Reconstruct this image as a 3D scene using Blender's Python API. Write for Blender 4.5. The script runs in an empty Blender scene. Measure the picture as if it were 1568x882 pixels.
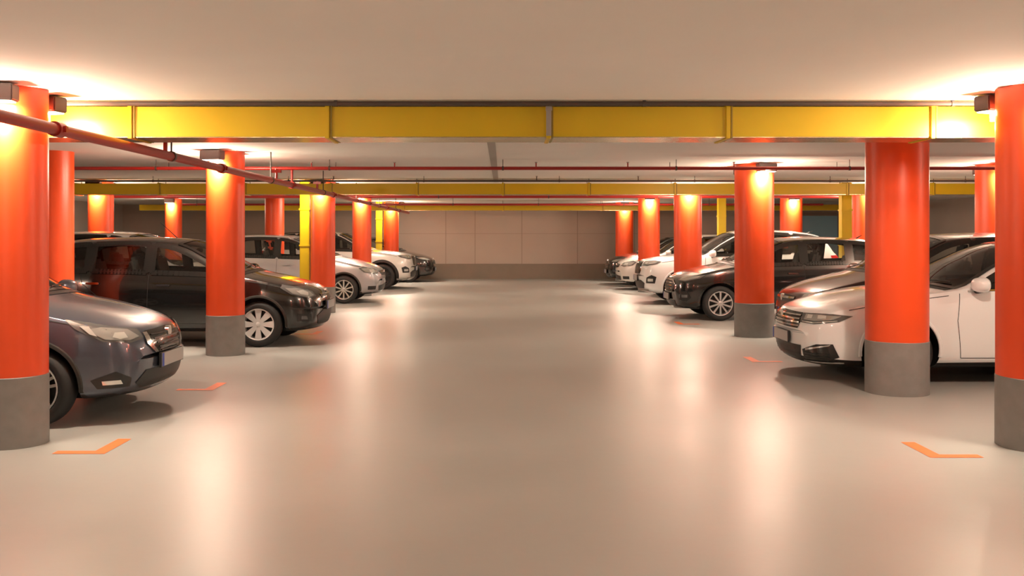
import bpy, bmesh, math, random
import numpy as np
from mathutils import Vector, Matrix
from mathutils.bvhtree import BVHTree
random.seed(3)
sc = bpy.context.scene
COL = sc.collection
ZOOM = (784, 441, 1.0)

# ------------------------------------------------------------------ materials
def mat(name, color, rough=0.5, metal=0.0, coat=0.0, emit=None, estr=0.0, spec=0.5, noise=0.0, nscale=8.0, bump=0.0, bscale=60.0, rvar=0.0, liner=False, detail=6):
    m = bpy.data.materials.new(name); m.use_nodes = True
    nt = m.node_tree; b = nt.nodes["Principled BSDF"]
    b.inputs["Base Color"].default_value = (*color, 1)
    b.inputs["Roughness"].default_value = rough
    b.inputs["Metallic"].default_value = metal
    b.inputs["Coat Weight"].default_value = coat
    b.inputs["Coat Roughness"].default_value = 0.05
    b.inputs["Specular IOR Level"].default_value = spec
    if emit:
        b.inputs["Emission Color"].default_value = (*emit, 1)
        b.inputs["Emission Strength"].default_value = estr
    if noise or bump or rvar:
        tc = nt.nodes.new("ShaderNodeTexCoord")
    if noise or rvar:
        n = nt.nodes.new("ShaderNodeTexNoise"); n.inputs["Scale"].default_value = nscale
        n.inputs["Detail"].default_value = detail
        nt.links.new(tc.outputs["Object"], n.inputs["Vector"])
    if noise:
        r = nt.nodes.new("ShaderNodeValToRGB")
        r.color_ramp.elements[0].position = 0.2; r.color_ramp.elements[1].position = 0.8
        r.color_ramp.elements[0].color = (*[c*(1-noise) for c in color], 1)
        r.color_ramp.elements[1].color = (*[min(1, c*(1+noise)) for c in color], 1)
        nt.links.new(n.outputs["Fac"], r.inputs["Fac"])
        nt.links.new(r.outputs["Color"], b.inputs["Base Color"])
    if rvar:
        mr = nt.nodes.new("ShaderNodeMapRange")
        mr.inputs["To Min"].default_value = rough-rvar; mr.inputs["To Max"].default_value = rough+rvar
        mr.inputs["From Min"].default_value = 0.1; mr.inputs["From Max"].default_value = 0.9
        nt.links.new(n.outputs["Fac"], mr.inputs["Value"])
        nt.links.new(mr.outputs["Result"], b.inputs["Roughness"])
    if bump:
        n2 = nt.nodes.new("ShaderNodeTexNoise"); n2.inputs["Scale"].default_value = bscale
        n2.inputs["Detail"].default_value = 3
        bp = nt.nodes.new("ShaderNodeBump"); bp.inputs["Strength"].default_value = bump
        bp.inputs["Distance"].default_value = 0.01
        nt.links.new(tc.outputs["Object"], n2.inputs["Vector"])
        nt.links.new(n2.outputs["Fac"], bp.inputs["Height"])
        nt.links.new(bp.outputs["Normal"], b.inputs["Normal"])
    if liner:   # dark trim on the inside of the body shell
        g = nt.nodes.new("ShaderNodeNewGeometry"); d = nt.nodes.new("ShaderNodeBsdfDiffuse")
        d.inputs["Color"].default_value = (.05, .048, .045, 1)
        mx = nt.nodes.new("ShaderNodeMixShader"); out = nt.nodes["Material Output"]
        nt.links.new(g.outputs["Backfacing"], mx.inputs[0]); nt.links.new(b.outputs[0], mx.inputs[1]); nt.links.new(d.outputs[0], mx.inputs[2])
        nt.links.new(mx.outputs[0], out.inputs["Surface"])
    return m

M_floor = mat("floor_epoxy", (0.345, 0.335, 0.315), 0.365, noise=0.10, nscale=0.7, bump=0.12, bscale=7, rvar=0.05, detail=2)
M_ceil = mat("ceiling_paint", (0.88, 0.84, 0.79), 0.9, noise=0.02, nscale=1.5)
M_wall = mat("wall_panel", (0.42, 0.35, 0.30), 0.8, noise=0.04, nscale=1.2)
M_wallbase = mat("wall_base_band", (0.20, 0.165, 0.13), 0.7, noise=0.08, nscale=3)
M_seam = mat("seam_dark", (0.30, 0.24, 0.20), 0.8)
M_col = mat("column_red_paint", (0.78, 0.075, 0.012), 0.38, noise=0.04, nscale=4, bump=0.03, bscale=25)
M_colbase = mat("column_grey_base", (0.21, 0.20, 0.19), 0.55, noise=0.12, nscale=10)
M_yel = mat("duct_yellow_paint", (0.66, 0.455, 0.006), 0.42, noise=0.05, nscale=3)
M_ysteel = mat("duct_underside_foil", (0.60, 0.50, 0.30), 0.25, metal=0.9, noise=0.2, nscale=14, bump=0.4, bscale=18)
M_ydark = mat("duct_strap", (0.30, 0.22, 0.03), 0.5)
M_pipe = mat("pipe_red", (0.32, 0.018, 0.012), 0.35)
M_dpipe = mat("conduit_dark", (0.07, 0.05, 0.04), 0.5)
M_gpipe = mat("conduit_grey", (0.35, 0.32, 0.29), 0.5)
M_lamp = mat("lamp_housing", (0.05, 0.022, 0.02), 0.45)
M_lglass = mat("lamp_glass", (1, .9, .75), 0.3, emit=(1, .85, .62), estr=6)
M_mark = mat("marking_orange", (0.80, 0.17, 0.05), 0.5, noise=0.1, nscale=20)
M_door = mat("door_blue", (0.28, 0.50, 0.62), 0.5)
M_black = mat("car_black_trim", (0.012, 0.012, 0.012), 0.4)
M_gloss = mat("car_gloss_black", (0.008, 0.008, 0.008), 0.15, coat=0.5)
M_seamc = mat("car_seam", (0.02, 0.02, 0.02), 0.7)
M_seat = mat("car_seat_fabric", (0.05, 0.048, 0.045), 0.8)
M_tyre = mat("tyre_rubber", (0.015, 0.015, 0.015), 0.75)
M_rim = mat("wheel_alloy", (0.62, 0.61, 0.60), 0.28, metal=0.7)
M_cap = mat("wheel_cover_silver", (0.66, 0.65, 0.64), 0.35, metal=0.2)
M_rimd = mat("wheel_dark", (0.03, 0.03, 0.03), 0.4, metal=0.3)
M_chrome = mat("car_chrome", (0.75, 0.74, 0.72), 0.12, metal=1.0)
M_head = mat("headlight_reflector", (0.50, 0.50, 0.48), 0.12, metal=0.6, coat=1)
M_headd = mat("headlight_housing", (0.10, 0.10, 0.10), 0.15, coat=1)
M_lens = mat("headlight_lens", (0.70, 0.69, 0.65), 0.08, metal=0.4, coat=1)
M_tail = mat("tail_light", (0.45, 0.01, 0.01), 0.15, coat=1)
M_plate = mat("number_plate", (0.42, 0.41, 0.40), 0.4)
M_plateb = mat("number_plate_band", (0.02, 0.06, 0.4), 0.4)
# tinted see-through car glass
M_glass = bpy.data.materials.new("car_glass"); M_glass.use_nodes = True
nt = M_glass.node_tree; nt.nodes.clear()
o_ = nt.nodes.new("ShaderNodeOutputMaterial"); t_ = nt.nodes.new("ShaderNodeBsdfTransparent"); g_ = nt.nodes.new("ShaderNodeBsdfGlossy")
t_.inputs["Color"].default_value = (.80, .81, .79, 1); g_.inputs["Roughness"].default_value = .03
f_ = nt.nodes.new("ShaderNodeFresnel"); f_.inputs["IOR"].default_value = 1.5
m_ = nt.nodes.new("ShaderNodeMixShader")
nt.links.new(f_.outputs[0], m_.inputs[0]); nt.links.new(t_.outputs[0], m_.inputs[1]); nt.links.new(g_.outputs[0], m_.inputs[2]); nt.links.new(m_.outputs[0], o_.inputs[0])

# ------------------------------------------------------------------ helpers
def obj_from(name, verts, faces, mats, parent=None, smooth=False, midx=None, loc=(0, 0, 0)):
    me = bpy.data.meshes.new(name); me.from_pydata([tuple(v) for v in verts], [], faces)
    for m in (mats if isinstance(mats, (list, tuple)) else [mats]): me.materials.append(m)
    if midx is not None:
        for p, i in zip(me.polygons, midx): p.material_index = i
    if smooth:
        for p in me.polygons: p.use_smooth = True
    me.update()
    o = bpy.data.objects.new(name, me); COL.objects.link(o); o.location = loc
    if parent: o.parent = parent
    return o

def empty(name, loc=(0, 0, 0), rz=0):
    e = bpy.data.objects.new(name, None); COL.objects.link(e); e.location = loc
    e.rotation_euler[2] = rz; e.empty_display_size = 0.2
    return e

class MB:
    """mesh builder collecting primitives with material index"""
    def __init__(s): s.v = []; s.f = []; s.m = []; s.mats = []
    def mi(s, m):
        if m not in s.mats: s.mats.append(m)
        return s.mats.index(m)
    def add(s, vs, fs, m, M=None):
        o = len(s.v); k = s.mi(m)
        for v in vs:
            v = Vector(v)
            if M is not None: v = M @ v
            s.v.append(v)
        for f in fs: s.f.append([i+o for i in f]); s.m.append(k)
    def box(s, c, d, m, M=None, bev=0.0):
        if bev > 0:
            bm = bmesh.new(); bmesh.ops.create_cube(bm, size=1)
            for v in bm.verts: v.co = Vector((v.co.x*d[0], v.co.y*d[1], v.co.z*d[2])) + Vector(c)
            bmesh.ops.bevel(bm, geom=bm.edges[:], offset=bev, segments=2, affect='EDGES')
            bm.verts.index_update()
            s.add([v.co.copy() for v in bm.verts], [[v.index for v in f.verts] for f in bm.faces], m, M); bm.free(); return
        x, y, z = [a/2 for a in d]
        vs = [(c[0]+i*x, c[1]+j*y, c[2]+k*z) for i in (-1, 1) for j in (-1, 1) for k in (-1, 1)]
        fs = [(0, 1, 3, 2), (4, 6, 7, 5), (0, 4, 5, 1), (2, 3, 7, 6), (0, 2, 6, 4), (1, 5, 7, 3)]
        s.add(vs, fs, m, M)
    def tube(s, a, b, r, m, n=14, r2=None, M=None):
        a = Vector(a); b = Vector(b); d = (b-a).normalized()
        u = d.orthogonal().normalized(); w = d.cross(u); r2 = r if r2 is None else r2
        vs = []
        for i in range(n):
            t = 2*math.pi*i/n; q = u*math.cos(t)+w*math.sin(t)
            vs += [a+q*r, b+q*r2]
        fs = [(2*i, 2*((i+1) % n), 2*((i+1) % n)+1, 2*i+1) for i in range(n)]
        fs += [[2*i for i in range(n)][::-1], [2*i+1 for i in range(n)]]
        s.add(vs, fs, m, M)
    def lathe(s, prof, m, n=40, M=None, axis='Y'):
        vs = []; k = len(prof)
        for i in range(n):
            t = 2*math.pi*i/n
            for (a, r) in prof:
                vs.append((r*math.cos(t), a, r*math.sin(t)) if axis == 'Y' else (r*math.cos(t), r*math.sin(t), a))
        fs = []
        for i in range(n):
            j = (i+1) % n
            for q in range(k-1): fs.append((i*k+q, j*k+q, j*k+q+1, i*k+q+1))
        s.add(vs, fs, m, M)
    def build(s, name, parent=None, loc=(0, 0, 0), smooth=None):
        o = obj_from(name, s.v, s.f, s.mats, parent, midx=s.m, loc=loc)
        if smooth:
            for p in o.data.polygons: p.use_smooth = True
            o.data.set_sharp_from_angle(angle=math.radians(smooth))
        return o

# ------------------------------------------------------------------ room
H = 2.55
Y0, Y1 = -6.0, 32.6
XL, XR = -13.0, 13.0
def slab(name, x0, x1, y0, y1, z0, z1, m):
    b = MB(); b.box(((x0+x1)/2, (y0+y1)/2, (z0+z1)/2), (x1-x0, y1-y0, z1-z0), m); return b.build(name)
slab("floor", XL, XR, Y0, Y1, -0.2, 0, M_floor)
slab("ceiling", XL, XR, Y0, Y1, H, H+0.2, M_ceil)
b = MB(); b.box((0, Y1+.1, H/2), (XR-XL, .2, H), M_wall)
for x in [-11.5, -9.6, -7.7, -5.8, -3.9, -1.95, -0.95, 0.65, 2.55, 4.5, 6.4, 8.3]:
    b.box((x, Y1-.002, .52+(H-.52)/2), (.025, .006, H-.52), M_seam)
b.box((0, Y1-.002, 1.55), (XR-XL, .006, .012), M_seam)
b.build("wall_back")
slab("wall_left", XL-.2, XL, Y0, Y1, 0, H, M_wall)
slab("wall_right", XR, XR+.2, Y0, Y1, 0, H, M_wall)
slab("wall_front", XL, XR, Y0-.2, Y0, 0, H, M_wall)
slab("baseboard_back", XL, XR, Y1-.03, Y1-.006, 0, 0.52, M_wallbase)
b = MB(); b.box((10.8, Y1-.04, 1.08), (1.25, .03, 2.16), M_door); b.box((10.8, Y1-.05, 2.2), (1.4, .05, .08), M_seam)
b.box((10.15, Y1-.05, 1.1), (.06, .05, 2.2), M_seam); b.box((11.45, Y1-.05, 1.1), (.06, .05, 2.2), M_seam)
b.tube((10.35, Y1-.09, 1.05), (10.5, Y1-.09, 1.05), .012, M_chrome); b.build("door_1")

# ------------------------------------------------------------------ columns and lamps
LIGHTCOL = (1.0, 0.865, 0.705)
def lamp(cx, cy, r, ang, power):
    a = math.radians(ang); dx, dy = math.cos(a), math.sin(a)
    e = empty("column_lamp", (cx+dx*(r+.085), cy+dy*(r+.085), H-.07), a)
    b = MB()
    b.box((0.01, 0, 0), (.14, .27, .115), M_lamp, bev=.008)
    b.box((-.07, 0, .01), (.04, .12, .06), M_lamp)
    b.box((0.01, 0, -.061), (.11, .23, .008), M_lglass)
    b.tube((0.03, 0, -.06), (0.03, 0, -.125), .016, M_lglass, n=12)
    b.build("housing", e)
    L = bpy.data.lights.new("lamp_light", 'AREA'); L.shape = 'RECTANGLE'; L.size = .11; L.size_y = .23
    L.energy = power; L.color = LIGHTCOL
    lo = bpy.data.objects.new("lamp_light", L); COL.objects.link(lo); lo.parent = e; lo.location = (0.01, 0, -.067)
    L = bpy.data.lights.new("lamp_bulb", 'POINT'); L.shadow_soft_size = .035
    L.energy = power*1.55; L.color = (1.0, .80, .59)
    lo = bpy.data.objects.new("lamp_bulb", L); COL.objects.link(lo); lo.parent = e; lo.location = (0.03, 0, -.16)
def column(x, y, r, lamps, power=42, name="round_column"):
    e = empty(name, (x, y, 0))
    b = MB(); b.lathe([(0.5, 0), (0.5, r), (H, r), (H, 0)], M_col, n=64, axis='Z')
    b.build("shaft", e, smooth=30)
    b = MB(); b.lathe([(0, 0), (0, r+.004), (.495, r+.004), (.5, r), (.5, 0)], M_colbase, n=64, axis='Z')
    b.build("base", e, smooth=30)
    for a in lamps: lamp(x, y, r, a, power)
rl, rr = .235, .285
XLc, XRc = -3.49, 3.78
column(XLc, 1.4, rl, [-90, 20])  # row carried on out of view, lamps added to light the near ceiling
column(-3.53, 6.87, rl, [-82, 75])
column(XLc, 12.0, rl, [-102, 100])
column(XLc, 18.5, rl, [-95, 70])
column(XLc, 23.6, rl, [-90, 90])
column(XLc, 29.8, rl, [-90, 20])
column(XRc, 1.2, rr, [-90, 160])  # unseen too; its lamps are added light for the near ceiling
column(3.82, 6.78, rr, [112, -95])
column(3.76, 9.1, rr, [])
column(3.73, 14.15, rr, [-78, 100])
column(3.84, 19.8, rr, [-95, 100])
column(3.86, 25.2, rr, [-95, 100])
column(3.90, 30.6, rr, [-95])
# rear rows
column(-5.65, 12.0, rl, [])
column(-5.65, 23.6, rl, [])
column(-7.8, 18.5, rl, [-90, 90])
column(-9.3, 7.0, rl, [0])  # added outer column, out of view; its lamp gives fill light
column(-9.5, 27.5, rl, [-90])  # outer column added so that its lamp fills the far left
column(7.32, 14.15, rr, [-95, 90])
column(7.55, 19.8, rr, [-95, 90])
column(7.62, 25.2, rr, [-95])
column(8.2, 7.5, rr, [180])  # unseen outer column, put in for the fill from its lamp
# yellow vertical ducts
def vduct(x, y, w=.2):
    b = MB(); b.box((x, y, H/2), (w, w, H), M_yel, bev=.01)
    for z in (.6, 1.3, 2.0): b.box((x, y, z), (w+.02, w+.02, .03), M_yel)
    b.build("yellow_riser_duct")
vduct(-3.84, 18.55, .19); vduct(-3.86, 29.75, .19); vduct(6.86, 19.1, .2); vduct(5.78, 25.2, .2)

# ------------------------------------------------------------------ horizontal ducts
def hduct(y0, y1, x0, x1, zb, zt, seams, extra=False):
    b = MB()
    b.box(((x0+x1)/2, (y0+y1)/2, (zb+zt)/2), (x1-x0, y1-y0, zt-zb), M_yel)
    b.box(((x0+x1)/2, (y0+y1)/2, zb-.004), (x1-x0, y1-y0-.01, .007), M_ysteel)
    for x in seams:
        b.box((x, (y0+y1)/2, (zb+zt)/2), (.035, y1-y0+.035, zt-zb+.03), M_yel, bev=.004)
        b.box((x+.03, (y0+y1)/2, (zb+zt)/2), (.012, y1-y0+.02, zt-zb+.02), M_ydark)
        b.tube((x, y0-.01, zt), (x, y0-.01, H-.002), .006, M_dpipe, n=8)
        b.tube((x, y1+.01, zt), (x, y1+.01, H-.002), .006, M_dpipe, n=8)
    return b.build("ventilation_duct")
hduct(7.5, 7.9, -6.5, 6.5, 2.275, 2.51, [-6.0, -4.5, -2.93, -1.38, .36, 1.77, 3.38, 4.9, 6.2])
hduct(17.72, 18.1, -9, 9, 2.26, 2.46, [-8, -6.4, -4.8, -3.2, -1.6, 0, 1.6, 3.2, 4.8, 6.4, 8])
hduct(28.85, 29.2, -11, 11, 2.25, 2.42, [-9, -6, -3, 0, 3, 6, 9])
b = MB(); b.box((.36, 7.475, 2.40), (.04, .03, .24), M_gpipe); b.box((.36, 7.455, 2.50), (.05, .02, .05), M_gpipe); b.build("duct_hanger")

# ------------------------------------------------------------------ pipes
def xpipe(name, y, z, r, x0, x1, m, heads=(), up=True):
    b = MB(); b.tube((x0, y, z), (x1, y, z), r, m)
    for x in heads:
        b.tube((x, y, z), (x, y, z+.08), .009, m, n=8)
        b.tube((x, y, z+.075), (x, y, z+.088), .018, M_gpipe, n=10)
    x = x0+.4
    while x < x1:
        b.tube((x, y, z), (x, y, H-.002), .005, M_dpipe, n=6)
        b.tube((x-.012, y, z), (x+.012, y, z), min(r+.006, H-z-.001), M_dpipe)
        x += 2.4
    b.build(name, smooth=40)
xpipe("electrical_conduit", 7.42, H-.026, .019, -6.5, 6.5, M_dpipe)
xpipe("sprinkler_pipe", 13.2, 2.425, .024, -10, 10, M_pipe, (-4.2, -2.65, -1.5, .46, 1.73, 3.2, 5.5))
xpipe("electrical_conduit", 13.7, 2.45, .011, -10, 10, M_gpipe)
xpipe("electrical_conduit", 16.9, 2.46, .018, -9, 9, M_dpipe, (-3, .6, 2.4))
xpipe("sprinkler_pipe", 20.8, 2.34, .035, -9, 9, M_pipe, (-2, 0, 2))
xpipe("electrical_conduit", 22.3, 2.46, .02, -9, 9, M_dpipe)
xpipe("sprinkler_pipe", 26.8, 2.36, .03, -9, 9, M_pipe)
# main longitudinal pipe, runs just below the ducts
b = MB(); px, pz, pr = -2.92, 2.193, .038
b.tube((px, -5.9, pz), (px, 29.5, pz), pr, M_pipe, n=20)
for y in (1, 3.9, 6.25, 9.9, 13.2, 16.4, 20.8, 24, 26.8):
    b.tube((px, y-.05, pz), (px, y+.05, pz), pr+.013, M_pipe, n=20)
    b.box((px+.0, y, pz), (.13, .03, .04), M_pipe)
for y in (3, 8.4, 12.0, 15.5, 19, 22.5, 26):
    b.tube((px, y-.02, pz), (px, y+.02, pz), pr+.008, M_dpipe, n=16)
    b.tube((px, y, pz), (px, y, H-.002), .008, M_dpipe, n=8)
for y in (8.25, 12.3, 15.0):
    b.tube((px, y, pz), (px, y, pz+.16), .018, M_pipe, n=10)
    b.box((px, y, pz+.13), (.12, .05, .035), M_pipe)
b.tube((px, 13.2, pz), (px, 13.2, 2.40), .018, M_pipe, n=10)
b.build("sprinkler_main_pipe", smooth=40)
b = MB(); b.box((-.13, 14.3, H-.012), (.09, 8.4, .024), M_gpipe); b.build("ceiling_cable_tray")

# ------------------------------------------------------------------ floor markings
def marking(x, y, s):
    w = .09
    vs = [(x, y, .002), (x+s*.36, y, .002), (x+s*.36, y+w, .002), (x+s*w*1.1, y+w, .002), (x+s*w*1.1, y+.48, .002), (x, y+.48, .002)]
    f = [0, 1, 2, 3, 4, 5]
    if s < 0: f = f[::-1]
    obj_from("parking_bay_marking", vs, [f], M_mark)
marking(-2.73, 6.53, -1); marking(-2.80, 9.2, -1); marking(2.88, 6.42, 1); marking(2.95, 11.25, 1)
marking(-2.8, 14.4, -1); marking(2.95, 16.0, 1)

# ------------------------------------------------------------------ cars
def pchip(xs, ys):
    x = np.array(xs, float); y = np.array(ys, float); h = np.diff(x); d = np.diff(y)/h
    m = np.zeros_like(y)
    for i in range(1, len(x)-1):
        if d[i-1]*d[i] > 0:
            w1 = 2*h[i]+h[i-1]; w2 = h[i]+2*h[i-1]
            m[i] = (w1+w2)/(w1/d[i-1]+w2/d[i])
    m[0] = d[0]; m[-1] = d[-1]
    def f(q):
        q = min(max(q, x[0]), x[-1]); i = min(max(int(np.searchsorted(x, q))-1, 0), len(x)-2)
        t = (q-x[i])/h[i]
        return float((2*t**3-3*t**2+1)*y[i]+(t**3-2*t**2+t)*h[i]*m[i]+(-2*t**3+3*t**2)*y[i+1]+(t**3-t**2)*h[i]*m[i+1])
    return f
def curve(pts): return pchip([p[0] for p in pts], [p[1] for p in pts])

SIDE = curve([(0, .90), (.10, .955), (.3, .988), (.5, 1.0), (.72, .998), (.80, .985), (.93, .972), (1, .945)])

TYPES = {
 'hatch': dict(L=4.0, W=.86, r=.305, wf=.80, wr=3.28, tum=.34,
   top=[(0,.53),(.01,.62),(.04,.70),(.12,.765),(.3,.84),(.6,.92),(.95,.995),(1.08,1.04),(1.5,1.27),(1.82,1.41),(2.05,1.455),(2.6,1.475),(3.2,1.46),(3.55,1.42),(3.68,1.33),(3.86,1.05),(3.94,.88),(3.985,.65),(4.0,.5)],
   bot=[(0,.49),(.01,.38),(.04,.28),(.12,.21),(.4,.185),(3.5,.19),(3.85,.27),(3.97,.38),(4,.46)],
   belt=[(0,.5),(.1,.70),(.3,.78),(.9,.90),(1.5,.94),(3.2,.99),(3.7,1.0),(4,.9)],
   wid=[(0,.50),(.03,.62),(.12,.72),(.3,.795),(.6,.84),(1.1,.86),(3,.86),(3.5,.83),(3.85,.76),(3.95,.70),(4,.58)],
   cowl=1.0, rooff=1.90, rear=(3.60,3.88), wins=[(1.15,2.22),(2.31,3.02),(3.11,3.55)], doors=(1.22,2.26,3.12)),
 'sedan': dict(L=4.77, W=.905, r=.33, wf=.93, wr=3.72, tum=.42,
   top=[(0,.52),(.01,.62),(.04,.685),(.12,.74),(.35,.815),(.8,.91),(1.3,.97),(1.42,1.0),(1.9,1.24),(2.3,1.40),(2.6,1.455),(3.0,1.46),(3.5,1.40),(4.0,1.20),(4.3,1.10),(4.6,1.08),(4.70,1.0),(4.75,.75),(4.77,.55)],
   bot=[(0,.48),(.01,.35),(.04,.24),(.12,.17),(.4,.145),(4.2,.17),(4.6,.27),(4.74,.4),(4.77,.5)],
   belt=[(0,.47),(.1,.66),(.3,.74),(1.3,.91),(2,.955),(3.6,.995),(4.5,1.0),(4.77,.9)],
   wid=[(0,.52),(.03,.66),(.12,.76),(.3,.83),(.6,.88),(1.1,.905),(3.6,.905),(4.2,.88),(4.6,.80),(4.72,.74),(4.77,.6)],
   cowl=1.36, rooff=2.38, rear=(3.45,4.2), wins=[(1.5,2.60),(2.72,3.5),(3.58,3.85)], doors=(1.5,2.66,3.6)),
 'suv': dict(L=4.45, W=.92, r=.35, wf=.86, wr=3.52, tum=.30,
   top=[(0,.64),(.01,.78),(.04,.87),(.12,.94),(.35,1.0),(.8,1.06),(1.15,1.10),(1.25,1.14),(1.65,1.38),(1.95,1.53),(2.2,1.60),(2.7,1.625),(3.4,1.59),(3.95,1.50),(4.1,1.36),(4.28,1.1),(4.38,.95),(4.43,.75),(4.45,.6)],
   bot=[(0,.60),(.01,.46),(.04,.34),(.12,.27),(.4,.23),(3.9,.24),(4.25,.32),(4.4,.42),(4.45,.56)],
   belt=[(0,.6),(.1,.86),(.3,.92),(1.1,1.02),(2,1.05),(3.6,1.10),(4.1,1.10),(4.45,1.0)],
   wid=[(0,.58),(.03,.70),(.12,.79),(.3,.86),(.6,.90),(1.1,.92),(3.5,.92),(4.0,.89),(4.3,.82),(4.4,.76),(4.45,.62)],
   cowl=1.18, rooff=2.02, rear=(3.98,4.28), wins=[(1.3,2.34),(2.44,3.18),(3.29,3.85)], doors=(1.35,2.4,3.3)),
}

def tess(poly, step):
    bm = bmesh.new()
    vs = [bm.verts.new((p[0], p[1], 0)) for p in poly]
    bm.faces.new(vs)
    us = [p[0] for p in poly]; ws = [p[1] for p in poly]
    for ax, lo, hi in ((0, min(us), max(us)), (1, min(ws), max(ws))):
        st = step[ax]; n = int((hi-lo)/st)
        for i in range(1, n+1):
            c = lo+(hi-lo)*i/(n+1)
            co = [0, 0, 0]; co[ax] = c; no = [0, 0, 0]; no[ax] = 1
            bmesh.ops.bisect_plane(bm, geom=bm.verts[:]+bm.edges[:]+bm.faces[:], plane_co=co, plane_no=no, dist=1e-6)
    bmesh.ops.triangulate(bm, faces=[f for f in bm.faces if len(f.verts) > 4])
    bm.verts.index_update()
    V = [(v.co.x, v.co.y) for v in bm.verts]; F = [[v.index for v in f.verts] for f in bm.faces]
    bm.free(); return V, F

def inside(poly, x, y):
    c = False; n = len(poly); j = n-1
    for i in range(n):
        xi, yi = poly[i]; xj, yj = poly[j]
        if (yi > y) != (yj > y) and x < (xj-xi)*(y-yi)/(yj-yi)+xi: c = not c
        j = i
    return c

WHEELS = {}
def wheel_mesh(r, style, dark):
    key = (r, style, dark)
    if key in WHEELS: return WHEELS[key]
    b = MB(); w = .105; ri = r*.70
    b.lathe([(-w+.03, ri), (-w+.005, ri+.012), (-w, ri+.04), (-w+.004, r-.035), (-w+.025, r-.008), (-w+.05, r), (w-.05, r), (w-.02, r-.01), (w, r-.05), (w, ri), (w-.02, ri-.01)], M_tyre, n=56)
    rim = M_rimd if dark else (M_cap if style == 'cap' else M_rim)
    b.lathe([(-w+.028, ri+.004), (-w+.012, ri), (-w+.016, ri-.014), (-w+.05, ri-.022), (0, ri-.03), (w-.02, ri-.01)], rim, n=56)
    b.lathe([(.0, ri-.02), (.0, 0.0)], M_rimd, n=40)
    b.lathe([(-.03, .12), (-.03, 0)], M_rimd, n=30)
    b.lathe([(-.02, .045), (-w+.03, .042), (-w+.022, .03), (-w+.022, 0)], rim, n=24)
    n = {'five': 5, 'ten': 10, 'cap': 8}[style]
    for i in range(n):
        M = Matrix.Rotation(2*math.pi*i/n, 4, 'Y')
        wi, wo = {'five': (.030, .05), 'ten': (.013, .016), 'cap': (.022, .046)}[style]
        ya, yb = -w+.025, -w+.018
        if style == 'five':
            for sg in (-1, 1):
                c0 = sg*.012; c1 = sg*.034
                vs = [(c0-.013, ya, .03), (c0+.013, ya, .03), (c1+.011, yb, ri-.008), (c1-.011, yb, ri-.008)]
                vs += [(v[0], v[1]+.035, v[2]) for v in vs]
                b.add(vs, [(0, 1, 2, 3), (0, 4, 5, 1), (1, 5, 6, 2), (2, 6, 7, 3), (3, 7, 4, 0)], rim, M)
        else:
            vs = [(-wi, ya, .03), (wi, ya, .03), (wo, yb, ri-.008), (-wo, yb, ri-.008)]
            vs += [(v[0], v[1]+.035, v[2]) for v in vs]
            b.add(vs, [(0, 1, 2, 3), (0, 4, 5, 1), (1, 5, 6, 2), (2, 6, 7, 3), (3, 7, 4, 0)], rim, M)
    WHEELS[key] = b
    return b

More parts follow.
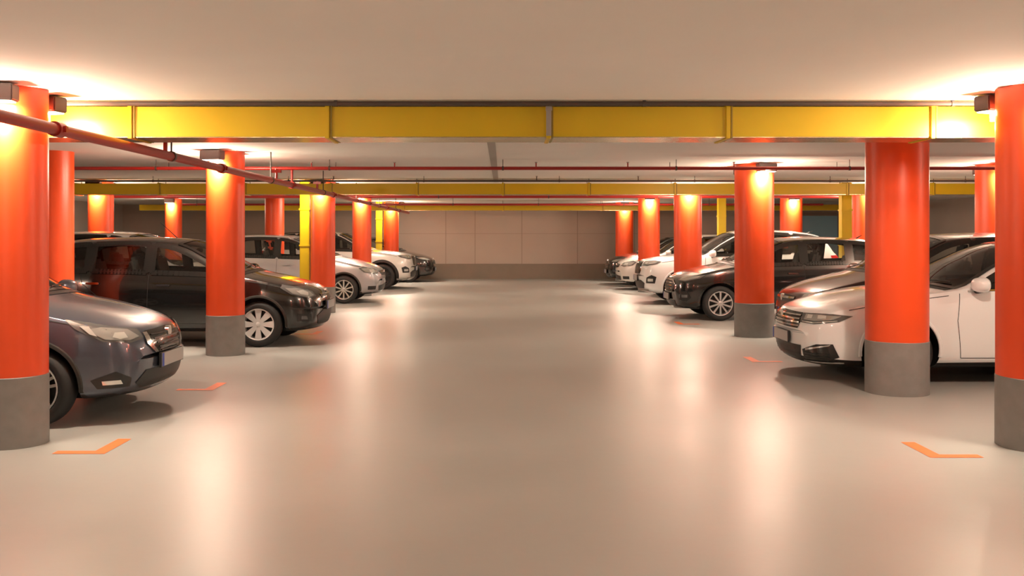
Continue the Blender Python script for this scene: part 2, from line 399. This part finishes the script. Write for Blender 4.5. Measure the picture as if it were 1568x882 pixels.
def make_car(name, kind, paint, x_front, y_near, facing, style='five', darkrim=False, over=None, front='a', rails=False, hscale=1.0, clad=False, trimchrome=False):
    P = dict(TYPES[kind])
    if over: P.update(over)
    def hs(pts): return [(s, z if z < .5 else .5+(z-.5)*hscale) for s, z in pts]
    top = curve(hs(P['top'])); bot = curve(P['bot']); belt = curve(hs(P['belt'])); wid = curve(P['wid'])
    L, Wm, r = P['L'], P['W'], P['r']
    kw = curve([(0, .24), (.4, .22), (1.0, .16), (2.0, .08), (L*.7, -.02), (L-.3, -.10), (L, -.12)])
    st = [0, .003, .008, .015, .025, .038, .055, .08, .11, .15]
    mid = list(np.arange(.19, L-.17, .036))
    stations = st+mid+[L-a for a in st[::-1]]
    rings = []; NR = None
    for s in stations:
        zt, zb, W = top(s), bot(s), wid(s); h = zt-zb
        zs = min(belt(s), zt-min(.035, .25*h)); zs = max(zs, zb+.5*h)
        hp = [(W*.88*i/5, zb) for i in range(5)]
        for i in range(20):
            t = i/19; hp.append((W*SIDE(t), zb+(zs-zb)*t))
        hU = zt-zs; c = min(.065, .55*hU); zc = zt-c; ys = W*.945; yc = ys-P['tum']*(zc-zs)-.01
        for i in range(1, 13): hp.append((ys+(yc-ys)*i/13, zs+(zc-zs)*i/13))
        for i in range(0, 18):
            y = yc*(1-i/17); hp.append((y, zt-c*(y/yc)**2.4))
        full = hp+[(-y, z) for y, z in hp[-2:0:-1]]
        A = np.array(full)
        for _ in range(4): A = (np.roll(A, 1, 0)+2*A+np.roll(A, -1, 0))/4
        k = kw(s)
        rings.append([(-(s+k*(abs(y)/.87)**2.2), y, z) for y, z in A])
        NR = len(A)
    V = [p for R in rings for p in R]; F = []
    for i in range(len(rings)-1):
        for j in range(NR):
            a = i*NR+j; b_ = i*NR+(j+1) % NR
            F.append([a, a+NR, b_+NR, b_])
    F.append(list(range(NR))); F.append([ (len(rings)-1)*NR+j for j in range(NR)][::-1])
    bvh = BVHTree.FromPolygons([Vector(v) for v in V], F)
    loc = (x_front, y_near+Wm, 0)
    e = empty(name, loc, 0 if facing > 0 else math.pi)
    # --- body mesh with wheel arches
    me = bpy.data.meshes.new("body"); me.from_pydata(V, [], F); me.materials.append(paint); me.materials.append(M_black)
    bm = bmesh.new(); bm.from_mesh(me); bmesh.ops.recalc_face_normals(bm, faces=bm.faces[:]); bm.to_mesh(me); bm.free()
    body = bpy.data.objects.new("body", me); COL.objects.link(body)
    cb = MB(); Ra = r+.052
    yin = Wm-.30
    for s in (P['wf'], P['wr']):
        for sg in (-1, 1):
            cb.tube((-s, sg*yin, r+.01), (-s, sg*(Wm+.3), r+.01), Ra, M_black, n=56)
    cut = cb.build("cut")
    bm = bmesh.new(); bm.from_mesh(cut.data); bmesh.ops.recalc_face_normals(bm, faces=bm.faces[:]); bm.to_mesh(cut.data); bm.free()
    md = body.modifiers.new("b", 'BOOLEAN'); md.operation = 'DIFFERENCE'; md.object = cut; md.solver = 'EXACT'
    dg = bpy.context.evaluated_depsgraph_get(); dg.update()
    nm = bpy.data.meshes.new_from_object(body.evaluated_get(dg))
    body.modifiers.clear(); body.data = nm
    cutd = cut.data; bpy.data.objects.remove(cut); bpy.data.meshes.remove(cutd)
    for p in nm.polygons:
        p.use_smooth = True; p.material_index = 0
        c = p.center
        for s in (P['wf'], P['wr']):
            d = math.hypot(c.x+s, c.z-(r+.01))
            if d < Ra+.004 and abs(c.y) > yin-.01:
                rad = Vector((c.x+s, 0, c.z-r-.01)).normalized()
                if abs(p.normal.dot(rad)) > .9 and d > Ra-.01 or abs(abs(c.y)-yin) < .01:
                    p.material_index = 1
        if c.z < .24 and p.normal.z < -.3: p.material_index = 1
    if len(nm.materials) < 2: nm.materials.append(M_black)
    nm.materials[0] = paint; nm.materials[1] = M_black
    nm.set_sharp_from_angle(angle=math.radians(38))
    body.parent = e
    # --- decals
    bl = {}
    def cast(o, d):
        hit = bvh.ray_cast(Vector(o), Vector(d))
        if hit[0] is None: return None
        n = hit[1]
        if n.dot(Vector(d)) > 0: n = -n
        return hit[0], n
    def decal(mode, poly, m, off=.004, step=(.05, .05), sg=1, group='trim'):
        if mode in ('cf', 'cr'): step = (math.radians(2.2), .03)
        Vd, Fd = tess(poly, step)
        out = []; ok = []
        for u, v in Vd:
            if mode == 'side': h = cast((-u, sg*3, v), (0, -sg, 0))
            elif mode == 'top': h = cast((-u, v, 3), (0, 0, -1))
            elif mode == 'cf':
                h = cast((-1.0+3*math.cos(u), 3*math.sin(u), v), (-math.cos(u), -math.sin(u), 0))
            else:
                h = cast((-(L-1.0)-3*math.cos(u), 3*math.sin(u), v), (math.cos(u), -math.sin(u), 0))
            ok.append(h is not None)
            out.append(h[0]+h[1]*off if h else Vector((0, 0, 0)))
        mb = bl.setdefault(group, MB())
        o = len(mb.v); k = mb.mi(m)
        mb.v += out
        for f in Fd:
            if all(ok[i] for i in f): mb.f.append([i+o for i in f]); mb.m.append(k)
    def strip(mode, pts, w, m, off=.005, sg=1, group='trim', ext=0.0, step=(.05, .05)):
        for a, c in zip(pts[:-1], pts[1:]):
            d = Vector((c[0]-a[0], c[1]-a[1])); 
            if d.length < 1e-6: continue
            d.normalize(); n = Vector((-d.y, d.x))*w/2; a2 = Vector(a)-d*ext; c2 = Vector(c)+d*ext
            decal(mode, [a2-n, c2-n, c2+n, a2+n], m, off, step, sg, group)
    holes_side = []; holes_top = []
    # windows
    zlo = lambda s: belt(s)+.03
    def zhi(s):
        return min(top(max(s-.13, 0)), top(s), top(min(s+.06, L)))-.095
    for (a, c) in P['wins']:
        ss = [s for s in np.linspace(a, c, 16) if zhi(s)-zlo(s) > .03]
        if len(ss) >= 3: holes_side.append([(s, zlo(s)) for s in ss]+[(s, zhi(s)) for s in ss[::-1]])
    for sg in (-1, 1):
        for poly in holes_side:
            decal('side', poly, M_glass, .003, (.06, .06), sg, 'windows')
            strip('side', poly+[poly[0]], .066, M_gloss, .010, sg, 'window_frames', .012, (.05, .014))
        # black pillars between side windows
        for p1, p2 in zip(holes_side[:-1], holes_side[1:]):
            s1 = max(q[0] for q in p1); s2 = min(q[0] for q in p2); sm = (s1+s2)/2
            decal('side', [(s1, zlo(s1)), (s2, zlo(s2)), (s2, zhi(s2)), (s1, zhi(s1))], M_gloss, .011, (.06, .06), sg, 'window_frames')
        if trimchrome:
            ss = np.linspace(P['wins'][0][0]+.1, P['wins'][-1][1], 14)
            strip('side', [(s, zlo(s)-.03) for s in ss], .014, M_chrome, .014, sg, 'chrome_trim')
        d0, d1, d2 = P['doors']; zsil = bot(2)+.13
        strip('side', [(d0+.02, belt(d0)-.01), (d0-.02, .65), (d0+.02, zsil)], .006, M_seamc, .003, sg, 'seams')
        strip('side', [(d1, belt(d1)), (d1+.01, .6), (d1+.01, zsil)], .006, M_seamc, .003, sg, 'seams')
        wr = P['wr']
        strip('side', [(d2+.08, belt(d2)), (d2+.02, .85), (wr-r-.12, .62), (wr-r-.16, zsil)], .006, M_seamc, .003, sg, 'seams')
        strip('side', [(d0+.02, zsil), (wr-r-.16, zsil)], .006, M_seamc, .003, sg, 'seams')
        strip('side', [(.45, belt(.45)-.035), (.8, belt(.8)-.03), (P['cowl']+.05, belt(P['cowl'])-.02)], .006, M_seamc, .003, sg, 'seams')
        decal('side', [(P['wf']+r+.06, bot(2)+.01), (P['wr']-r-.06, bot(2)+.01), (P['wr']-r-.06, bot(2)+(.13 if clad else .06)), (P['wf']+r+.06, bot(2)+(.13 if clad else .06))], M_black, .004, (.1, .04), sg, 'trim')
        if front in ('b', 'c'):
            decal('side', [(d0+.08, .50), (d2, .52), (d2, .555), (d0+.08, .535)], M_black if front == 'c' else M_gloss, .008, (.1, .04), sg, 'trim')
        for hx in (d1-.2, d2-.12):
            h = cast((-hx, sg*3, belt(hx)-.13), (0, -sg, 0))
            if h:
                mb = bl.setdefault('handles', MB())
                mb.box((h[0].x, h[0].y+sg*.018, h[0].z), (.18, .022, .028), M_chrome if front != 'c' else paint, bev=.008)
                mb.box((h[0].x+.07, h[0].y+sg*.006, h[0].z), (.02, .02, .02), M_black)
                mb.box((h[0].x-.07, h[0].y+sg*.006, h[0].z), (.02, .02, .02), M_black)
        # mirrors
        mx = P['cowl']+.33; mz = belt(mx)+.07; my = wid(mx)+.07
        bm = bmesh.new(); bmesh.ops.create_uvsphere(bm, u_segments=24, v_segments=14, radius=1)
        for v in bm.verts:
            x, y, z = v.co; x = math.copysign(abs(x)**.8, x); z = math.copysign(abs(z)**.75, z)
            if x < 0: x *= .55
            v.co = Vector((-mx+x*.10, sg*my+y*.115, mz+z*.075))
        mb = bl.setdefault('mirrors', MB())
        bm.verts.index_update()
        mb.add([v.co.copy() for v in bm.verts], [[v.index for v in f.verts] for f in bm.faces], paint); bm.free()
        mb.tube((-mx-.01, sg*(my-.02), mz-.05), (-mx-.0, sg*(wid(mx)-.07), belt(mx)-.0), .028, M_black)
        # arch lips
        for s in (P['wf'], P['wr']):
            mb = bl.setdefault('arch_lips', MB()); n = 30; vs = []
            lw = .055 if clad else .016
            a0, a1 = math.radians(-8), math.radians(188)
            for i in range(n+1):
                t = a0+(a1-a0)*i/n
                row = []
                for q, rr_, off in ((0, Ra-.012, .0), (1, Ra-.006, .010), (2, Ra+lw, .009), (3, Ra+lw+.008, .0)):
                    X = -s+math.cos(t)*rr_; Z = r+.01+math.sin(t)*rr_
                    Xb = -s+math.cos(t)*max(rr_, Ra); Zb = r+.01+math.sin(t)*max(rr_, Ra)
                    h = cast((Xb, sg*3, Zb), (0, -sg, 0))
                    row.append(Vector((X, h[0].y+sg*off, Z)) if h else None)
                vs.append(row)
            m_ = M_black if clad else paint
            for i in range(n):
                for q in range(3):
                    qd = [vs[i][q], vs[i+1][q], vs[i+1][q+1], vs[i][q+1]]
                    if all(x is not None for x in qd) and max((qd[0]-qd[2]).length, 0) < .2:
                        mb.add(qd, [(0, 1, 2, 3)], m_)
        for nm_, s in (("wheel_front", P['wf']), ("wheel_rear", P['wr'])):
            wb = wheel_mesh(r, style, darkrim)
            wo = wb.build(nm_, e, smooth=35)
            wo.location = (-s, sg*(Wm-.125), r)
            if sg > 0: wo.rotation_euler[2] = math.pi
    # windshield / rear glass
    def wshift(s, y): return kw(s)*(abs(y)/.87)**2.2
    def glasspoly(sa, sb, ya, yb):
        pa = [(sa+wshift(sa, y), y) for y in np.linspace(-ya, ya, 11)]
        pb = [(sb+wshift(sb, y), y) for y in np.linspace(yb, -yb, 11)]
        return pa+pb
    W1 = wid(P['cowl'])*.945; z1 = top(P['rooff'])-belt(P['rooff'])
    yt = wid(2)*.945-P['tum']*z1
    ra, rb = P['rear']
    holes_top = [glasspoly(P['cowl']+.05, P['rooff']-.02, W1-.09, yt-.055), glasspoly(ra, rb, yt-.10, yt+.0)]
    for poly in holes_top:
        decal('top', poly, M_glass, .003, (.05, .08), group='windows')
        strip('top', poly+[poly[0]], .055, M_gloss, .009, 1, 'window_frames', .012, (.02, .03))
    # black cowl panel
    ca = [(P['cowl']-.05+wshift(P['cowl'], y), y) for y in np.linspace(-W1+.08, W1-.08, 13)]
    cb_ = [(P['cowl']+.05+wshift(P['cowl'], y), y) for y in np.linspace(W1-.08, -W1+.08, 13)]
    decal('top', ca+cb_, M_black, .004, (.05, .08), group='trim')
    # cut the openings in the shell
    bm = bmesh.new(); bm.from_mesh(nm); kill = []
    for f in bm.faces:
        c = f.calc_center_median()
        if abs(f.normal.y) > .45:
            if any(inside(pl, -c.x, c.z) for pl in holes_side): kill.append(f)
        elif f.normal.z > .15 and c.z > .9:
            if any(inside(pl, -c.x, c.y) for pl in holes_top): kill.append(f)
    bmesh.ops.delete(bm, geom=kill, context='FACES'); bm.to_mesh(nm); bm.free()
    # interior
    mb = bl.setdefault('interior', MB())
    cw = P['cowl']; fl = .42 if kind != 'suv' else .52
    ln = P['rear'][1]-cw
    mb.box((-(cw+ln/2), 0, fl), (ln-.1, 2*Wm-.36, .04), M_seat)
    mb.box((-(cw+.32), 0, belt(cw)-.16), (.42, 2*Wm-.30, .26), M_seat, bev=.06)
    for sy in (-.37, .37):
        sx = cw+1.25
        mb.box((-(sx-.12), sy, fl+.18), (.52, .50, .22), M_seat, bev=.06)
        Mr = Matrix.Translation((-(sx+.18), sy, fl+.22)) @ Matrix.Rotation(math.radians(-16), 4, 'Y')
        mb.box((0, 0, .28), (.13, .48, .60), M_seat, Mr, bev=.05)
        mb.box((0, 0, .67), (.09, .26, .17), M_seat, Mr, bev=.035)
        mb.tube((0, -.06, .5), (0, -.06, .62), .008, M_chrome, M=Mr); mb.tube((0, .06, .5), (0, .06, .62), .008, M_chrome, M=Mr)
    sx = cw+2.05
    mb.box((-(sx), 0, fl+.16), (.5, 1.2, .2), M_seat, bev=.06)
    Mr = Matrix.Translation((-(sx+.28), 0, fl+.2)) @ Matrix.Rotation(math.radians(-18), 4, 'Y')
    mb.box((0, 0, .26), (.14, 1.2, .58), M_seat, Mr, bev=.05)
    for sy in (-.36, .36): mb.box((0, sy, .62), (.08, .24, .13), M_seat, Mr, bev=.03)
    # steering wheel
    Ms = Matrix.Translation((-(cw+.68), .37, belt(cw)-.06)) @ Matrix.Rotation(math.radians(65), 4, 'Y')
    for i in range(20):
        a, c = 2*math.pi*i/20, 2*math.pi*(i+1)/20
        mb.tube((.18*math.cos(a), .18*math.sin(a), 0), (.18*math.cos(c), .18*math.sin(c), 0), .014, M_black, n=8, M=Ms)
    mb.box((0, 0, 0), (.07, .34, .02), M_black, Ms)
    # rear-view mirror
    sr = P['rooff']-.12
    mb.box((-(sr+.06), 0, top(sr)-.11), (.03, .22, .06), M_black, bev=.01)

    # --- front end (angles in radians from centre, both sides)
    R = math.radians
    zo = -.04 if front == 'p' else 0.0
    def sym(poly, m, off=.005, group='front'):
        for sgn in (1, -1):
            p = [(R(a)*sgn, z+zo) for a, z in poly]
            decal('cf', p if sgn > 0 else p[::-1], m, off, group=group)
    def cen(poly, m, off=.005, group='front'):
        full = [(R(a), z+zo) for a, z in poly]+[(-R(a), z+zo) for a, z in poly[::-1] if a > 1e-6]
        decal('cf', full, m, off, group=group)
    dz = {'hatch': 0, 'sedan': .0, 'suv': .14}[kind]
    if front == 'a':      # grey hatch: big sweeping headlights, V grille
        sym([(24, .66), (33, .635), (45, .66), (56, .765), (60, .835), (52, .815), (38, .765), (26, .735)], M_headd, .006, 'headlights')
        sym([(27, .675), (33, .655), (44, .675), (52, .76), (45, .765), (32, .735)], M_head, .010, 'headlights')
        sym([(34, .675), (38, .672), (41, .69), (40, .72), (35, .715)], M_lens, .014, 'headlights')
        sym([(47, .70), (50, .72), (54, .785), (50, .775)], M_lens, .014, 'headlights')
        cen([(0, .50), (12, .50), (20, .60), (22, .71), (0, .725)], M_gloss, .005)
        sym([(13, .50), (15.5, .50), (23, .61), (24, .70), (21, .70), (19.5, .61)], M_chrome, .012)
        for z in (.53, .565, .60, .635, .67): cen([(0, z), (10+(z-.5)*50, z), (10+(z-.5)*50, z+.012), (0, z+.012)], M_rimd, .010)
        cen([(0, .26), (26, .26), (30, .31), (24, .40), (0, .40)], M_black, .006)
        sym([(33, .29), (47, .29), (50, .36), (40, .42), (33, .36)], M_black, .006)
        sym([(37, .32), (45, .32), (45.5, .352), (38, .352)], M_lens, .011, 'headlights')
    elif front == 'b':    # black hatch
        sym([(27, .665), (36, .64), (50, .70), (58, .79), (55, .835), (44, .80), (30, .73)], M_headd, .006, 'headlights')
        sym([(30, .675), (37, .655), (49, .71), (54, .785), (44, .775), (33, .725)], M_head, .010, 'headlights')
        sym([(37, .68), (43, .70), (46, .745), (40, .745), (36, .715)], M_lens, .014, 'headlights')
        cen([(0, .62), (18, .63), (20, .68), (0, .675)], M_gloss, .006)
        cen([(0, .675), (20, .68), (20, .69), (0, .69)], M_chrome, .009)
        cen([(0, .27), (24, .28), (28, .40), (18, .47), (0, .47)], M_black, .006)
        sym([(34, .33), (46, .34), (46, .44), (35, .43)], M_black, .006)
        sym([(38, .36), (43, .365), (43, .41), (39, .405)], M_headd, .011, 'headlights')
        sym([(22, .50), (50, .50), (50, .52), (22, .52)], M_black, .008)
    elif front == 'p':    # white sedan, wide bar grille
        sym([(25, .635), (36, .63), (50, .665), (57, .725), (46, .74), (25, .73)], M_headd, .006, 'headlights')
        sym([(28, .665), (36, .66), (47, .685), (51, .72), (40, .725), (28, .72)], M_head, .010, 'headlights')
        sym([(30, .68), (34, .68), (34, .715), (30, .715)], M_lens, .014, 'headlights')
        sym([(38, .685), (43, .69), (43, .72), (38, .715)], M_lens, .014, 'headlights')
        sym([(27, .643), (36, .638), (49, .67), (49, .677), (36, .646), (27, .651)], M_lens, .013, 'headlights')
        cen([(0, .57), (23, .57), (25, .63), (24.5, .73), (0, .74)], M_gloss, .005)
        for z in (.59, .625, .66, .695): cen([(0, z), (24, z), (24, z+.014), (0, z+.014)], M_chrome, .011)
        cen([(0, .27), (24, .27), (26, .40), (0, .40)], M_black, .006)
        sym([(27, .26), (44, .27), (50, .31), (47, .44), (38, .43), (27, .36)], M_gloss, .006)
        sym([(30, .355), (45, .42), (46, .435), (30, .375)], M_chrome, .010)
        sym([(25, .235), (52, .25), (52, .262), (25, .247)], M_chrome, .010)
        for z in (.30, .33): sym([(28, z), (45, z), (45, z+.008), (28, z+.008)], M_rimd, .010)
        cen([(0, .30), (24, .30), (24, .31), (0, .31)], M_rimd, .010)
        cen([(0, .345), (24, .345), (24, .355), (0, .355)], M_rimd, .010)
    elif front == 'f':    # black modern hatch oval grille
        sym([(28, .69), (40, .68), (54, .74), (60, .80), (48, .785), (30, .745)], M_headd, .006, 'headlights')
        sym([(31, .702), (40, .695), (52, .75), (55, .785), (44, .77), (32, .74)], M_head, .010, 'headlights')
        cen([(0, .44), (16, .45), (24, .54), (25, .62), (18, .68), (0, .69)], M_black, .006)
        cen([(0, .69), (18, .68), (25, .62), (26, .63), (19, .70), (0, .71)], M_chrome, .010)
        for z in (.49, .54, .59, .64): cen([(0, z), (20, z), (20, z+.012), (0, z+.012)], M_chrome, .010)
        cen([(0, .24), (25, .24), (25, .34), (0, .34)], M_black, .006)
        sym([(34, .36), (42, .33), (46, .40), (42, .52), (36, .50)], M_black, .006)
        sym([(37, .40), (43, .40), (43, .45), (37, .45)], M_headd, .011, 'headlights')
    elif front == 'c':    # silver
        sym([(27, .66), (36, .64), (50, .68), (56, .77), (50, .80), (30, .745)], M_headd, .006, 'headlights')
        sym([(29, .67), (36, .655), (48, .69), (53, .765), (44, .775), (31, .735)], M_head, .010, 'headlights')
        sym([(35, .68), (42, .69), (43, .74), (36, .735)], M_lens, .014, 'headlights')
        cen([(0, .60), (19, .61), (22, .70), (0, .72)], M_black, .006)
        cen([(0, .66), (21, .665), (21.5, .69), (0, .69)], M_chrome, .011)
        cen([(0, .27), (26, .27), (28, .38), (0, .42)], M_black, .006)
        sym([(34, .30), (45, .30), (45, .38), (34, .38)], M_black, .006)
    else:                 # suv
        sym([(24, .84), (36, .83), (50, .88), (55, .93), (44, .945), (25, .93)], M_headd, .006, 'headlights')
        sym([(27, .855), (36, .85), (48, .89), (50, .925), (42, .93), (27, .915)], M_head, .010, 'headlights')
        sym([(30, .87), (35, .87), (36, .91), (30, .905)], M_lens, .014, 'headlights')
        cen([(0, .60), (18, .61), (23, .72), (22, .90), (0, .91)], M_gloss, .005)
        cen([(0, .91), (22, .90), (22.5, .92), (0, .93)], M_chrome, .010)
        for a in (3, 8, 13, 18): sym([(a, .64), (a+1, .64), (a+1, .89), (a, .89)], M_rimd, .010)
        cen([(0, .33), (30, .34), (33, .46), (24, .52), (0, .52)], M_black, .006)
        sym([(36, .46), (48, .46), (50, .60), (44, .64), (37, .58)], M_black, .006)
        sym([(39, .50), (46, .50), (46, .56), (39, .56)], M_lens, .011, 'headlights')
        cen([(0, .285), (38, .29), (38, .33), (0, .33)], M_gpipe, .009)
    zp = {'a': .46, 'b': .53, 'p': .43, 'f': .40, 'c': .50, 's': .56}[front]
    h = cast((3, 0, zp), (-1, 0, 0))
    xf = h[0].x if h else 0
    mb = bl.setdefault('number_plate', MB())
    mb.box((xf+.010, 0, zp), (.02, .54, .125), M_black)
    mb.box((xf+.022, 0, zp), (.006, .52, .11), M_plate)
    mb.box((xf+.0255, -.24, zp), (.003, .04, .108), M_plateb)
    # tail lights
    for sgn in (1, -1):
        p = [(R(30)*sgn, .80+dz), (R(52)*sgn, .80+dz), (R(54)*sgn, .92+dz), (R(32)*sgn, .95+dz)]
        decal('cr', p if sgn > 0 else p[::-1], M_tail, .006, group='tail_lights')
    zbg = {'a': .68, 'b': .72, 'p': .66, 'f': .73, 'c': .675, 's': .88}[front]
    h = cast((3, 0, zbg), (-1, 0, 0))
    if h:
        mb = bl.setdefault('badge', MB()); mb.tube((h[0].x-.01, 0, zbg), (h[0].x+.022, 0, zbg), .045, M_chrome, n=24)
    # wipers
    mb = bl.setdefault('wipers', MB())
    for y0_, y1_ in ((-.45, .15), (.1, .6)):
        s0_ = P['cowl']+.03
        pts = []
        for t in np.linspace(0, 1, 6):
            y = y0_+(y1_-y0_)*t; s = s0_+wshift(s0_, y)+.05+.06*t
            h = cast((-s, y, 3), (0, 0, -1)); pts.append(h[0]+h[1]*.018)
        for a, c in zip(pts[:-1], pts[1:]): mb.tube(a, c, .007, M_black, n=6)
    if rails:
        mb = bl.setdefault('roof_rails', MB())
        for sg in (-1, 1):
            pts = []
            for s in np.linspace(P['rooff']+.15, P['rear'][0]-.1, 12):
                y = sg*(yt-.01); h = cast((-s, y, 3), (0, 0, -1)); pts.append(h[0]+Vector((0, 0, .045)))
            pts = [pts[0]+Vector((.06, 0, -.05))]+pts+[pts[-1]+Vector((-.06, 0, -.05))]
            for a, c in zip(pts[:-1], pts[1:]): mb.tube(a, c, .014, M_rim if not darkrim else M_gloss, n=8)
    mb = bl.setdefault('antenna', MB())
    xa = -(P['rooff']+.25) if front in ('b',) else -(P['rear'][0]-.15)
    za = top(-xa)
    mb.tube((xa, 0, za-.01), (xa-(.12 if front != 'b' else .25), 0, za+(.06 if front != 'b' else .22)), .012 if front != 'b' else .006, M_black, n=8, r2=.004)
    for g, mb in bl.items():
        if mb.v: mb.build(g, e, smooth=40 if g not in ('seams',) else None)
    return e

def paint(name, c, metal=0.0, rough=.3, coat=1.0):
    return mat(name, c, rough, metal=metal, coat=coat, liner=True)
P_grey = paint("paint_slate_grey", (.068, .078, .105), .5, .35)
P_black = paint("paint_black", (.005, .005, .005), .0, .2)
P_black2 = paint("paint_black_b", (.006, .006, .006), .0, .2)
P_silver = paint("paint_silver", (.38, .38, .40), .6, .35)
P_white = paint("paint_white", (.86, .86, .87), 0, .3)
P_white2 = paint("paint_pearl", (.70, .68, .64), .1, .3)
P_maroon = paint("paint_maroon", (.04, .010, .008), .1, .3)

# left row
make_car("hatchback_car", 'hatch', P_grey, -2.86, 7.35, 1, 'five', front='a')
make_car("hatchback_car", 'hatch', P_black, -2.47, 12.7, 1, 'cap', front='b')
make_car("hatchback_car", 'hatch', P_white, -4.2, 15.4, 1, 'five', front='c', hscale=1.10)
make_car("estate_car", 'hatch', P_silver, -2.68, 20.8, 1, 'ten', front='c', hscale=1.04, rails=True)
make_car("suv_car", 'suv', P_white2, -2.47, 26.2, 1, 'five', front='s', darkrim=True, clad=True, rails=True)
make_car("hatchback_car", 'hatch', P_black2, -2.2, 30.15, 1, 'five', front='f')
# right row
make_car("sedan_car", 'sedan', P_white, 3.03, 9.45, -1, 'five', front='p', trimchrome=True)
make_car("hatchback_car", 'hatch', P_maroon, 3.74, 11.95, -1, 'five', front='c', hscale=1.06)
make_car("hatchback_car", 'hatch', P_black2, 3.0, 16.6, -1, 'ten', front='f')
make_car("suv_car", 'suv', P_white, 2.97, 20.35, -1, 'five', front='s', darkrim=True)
make_car("suv_car", 'suv', P_white, 3.7, 22.8, -1, 'five', front='s', rails=True)
make_car("hatchback_car", 'hatch', P_white2, 3.15, 25.75, -1, 'five', front='c', hscale=1.05)
make_car("hatchback_car", 'hatch', P_black2, 3.15, 28.35, -1, 'five', front='f')

# ------------------------------------------------------------------ world, camera
w = bpy.data.worlds.new("world"); sc.world = w; w.use_nodes = True
w.node_tree.nodes["Background"].inputs[0].default_value = (.05, .04, .035, 1)
w.node_tree.nodes["Background"].inputs[1].default_value = 0.2
cam = bpy.data.cameras.new("camera"); co = bpy.data.objects.new("camera", cam); COL.objects.link(co)
co.location = (0, 0, 1.5); co.rotation_euler = (math.pi/2, 0, 0)
cam.sensor_width = 36
zx, zy, zk = ZOOM
cam.lens = 1460/1568*36*zk
cam.shift_x = (zx-770)*zk/1568; cam.shift_y = (360-zy)*zk/1568
sc.camera = co
sc.view_settings.view_transform = 'Standard'
sc.view_settings.look = 'None'
sc.view_settings.exposure = 0.05
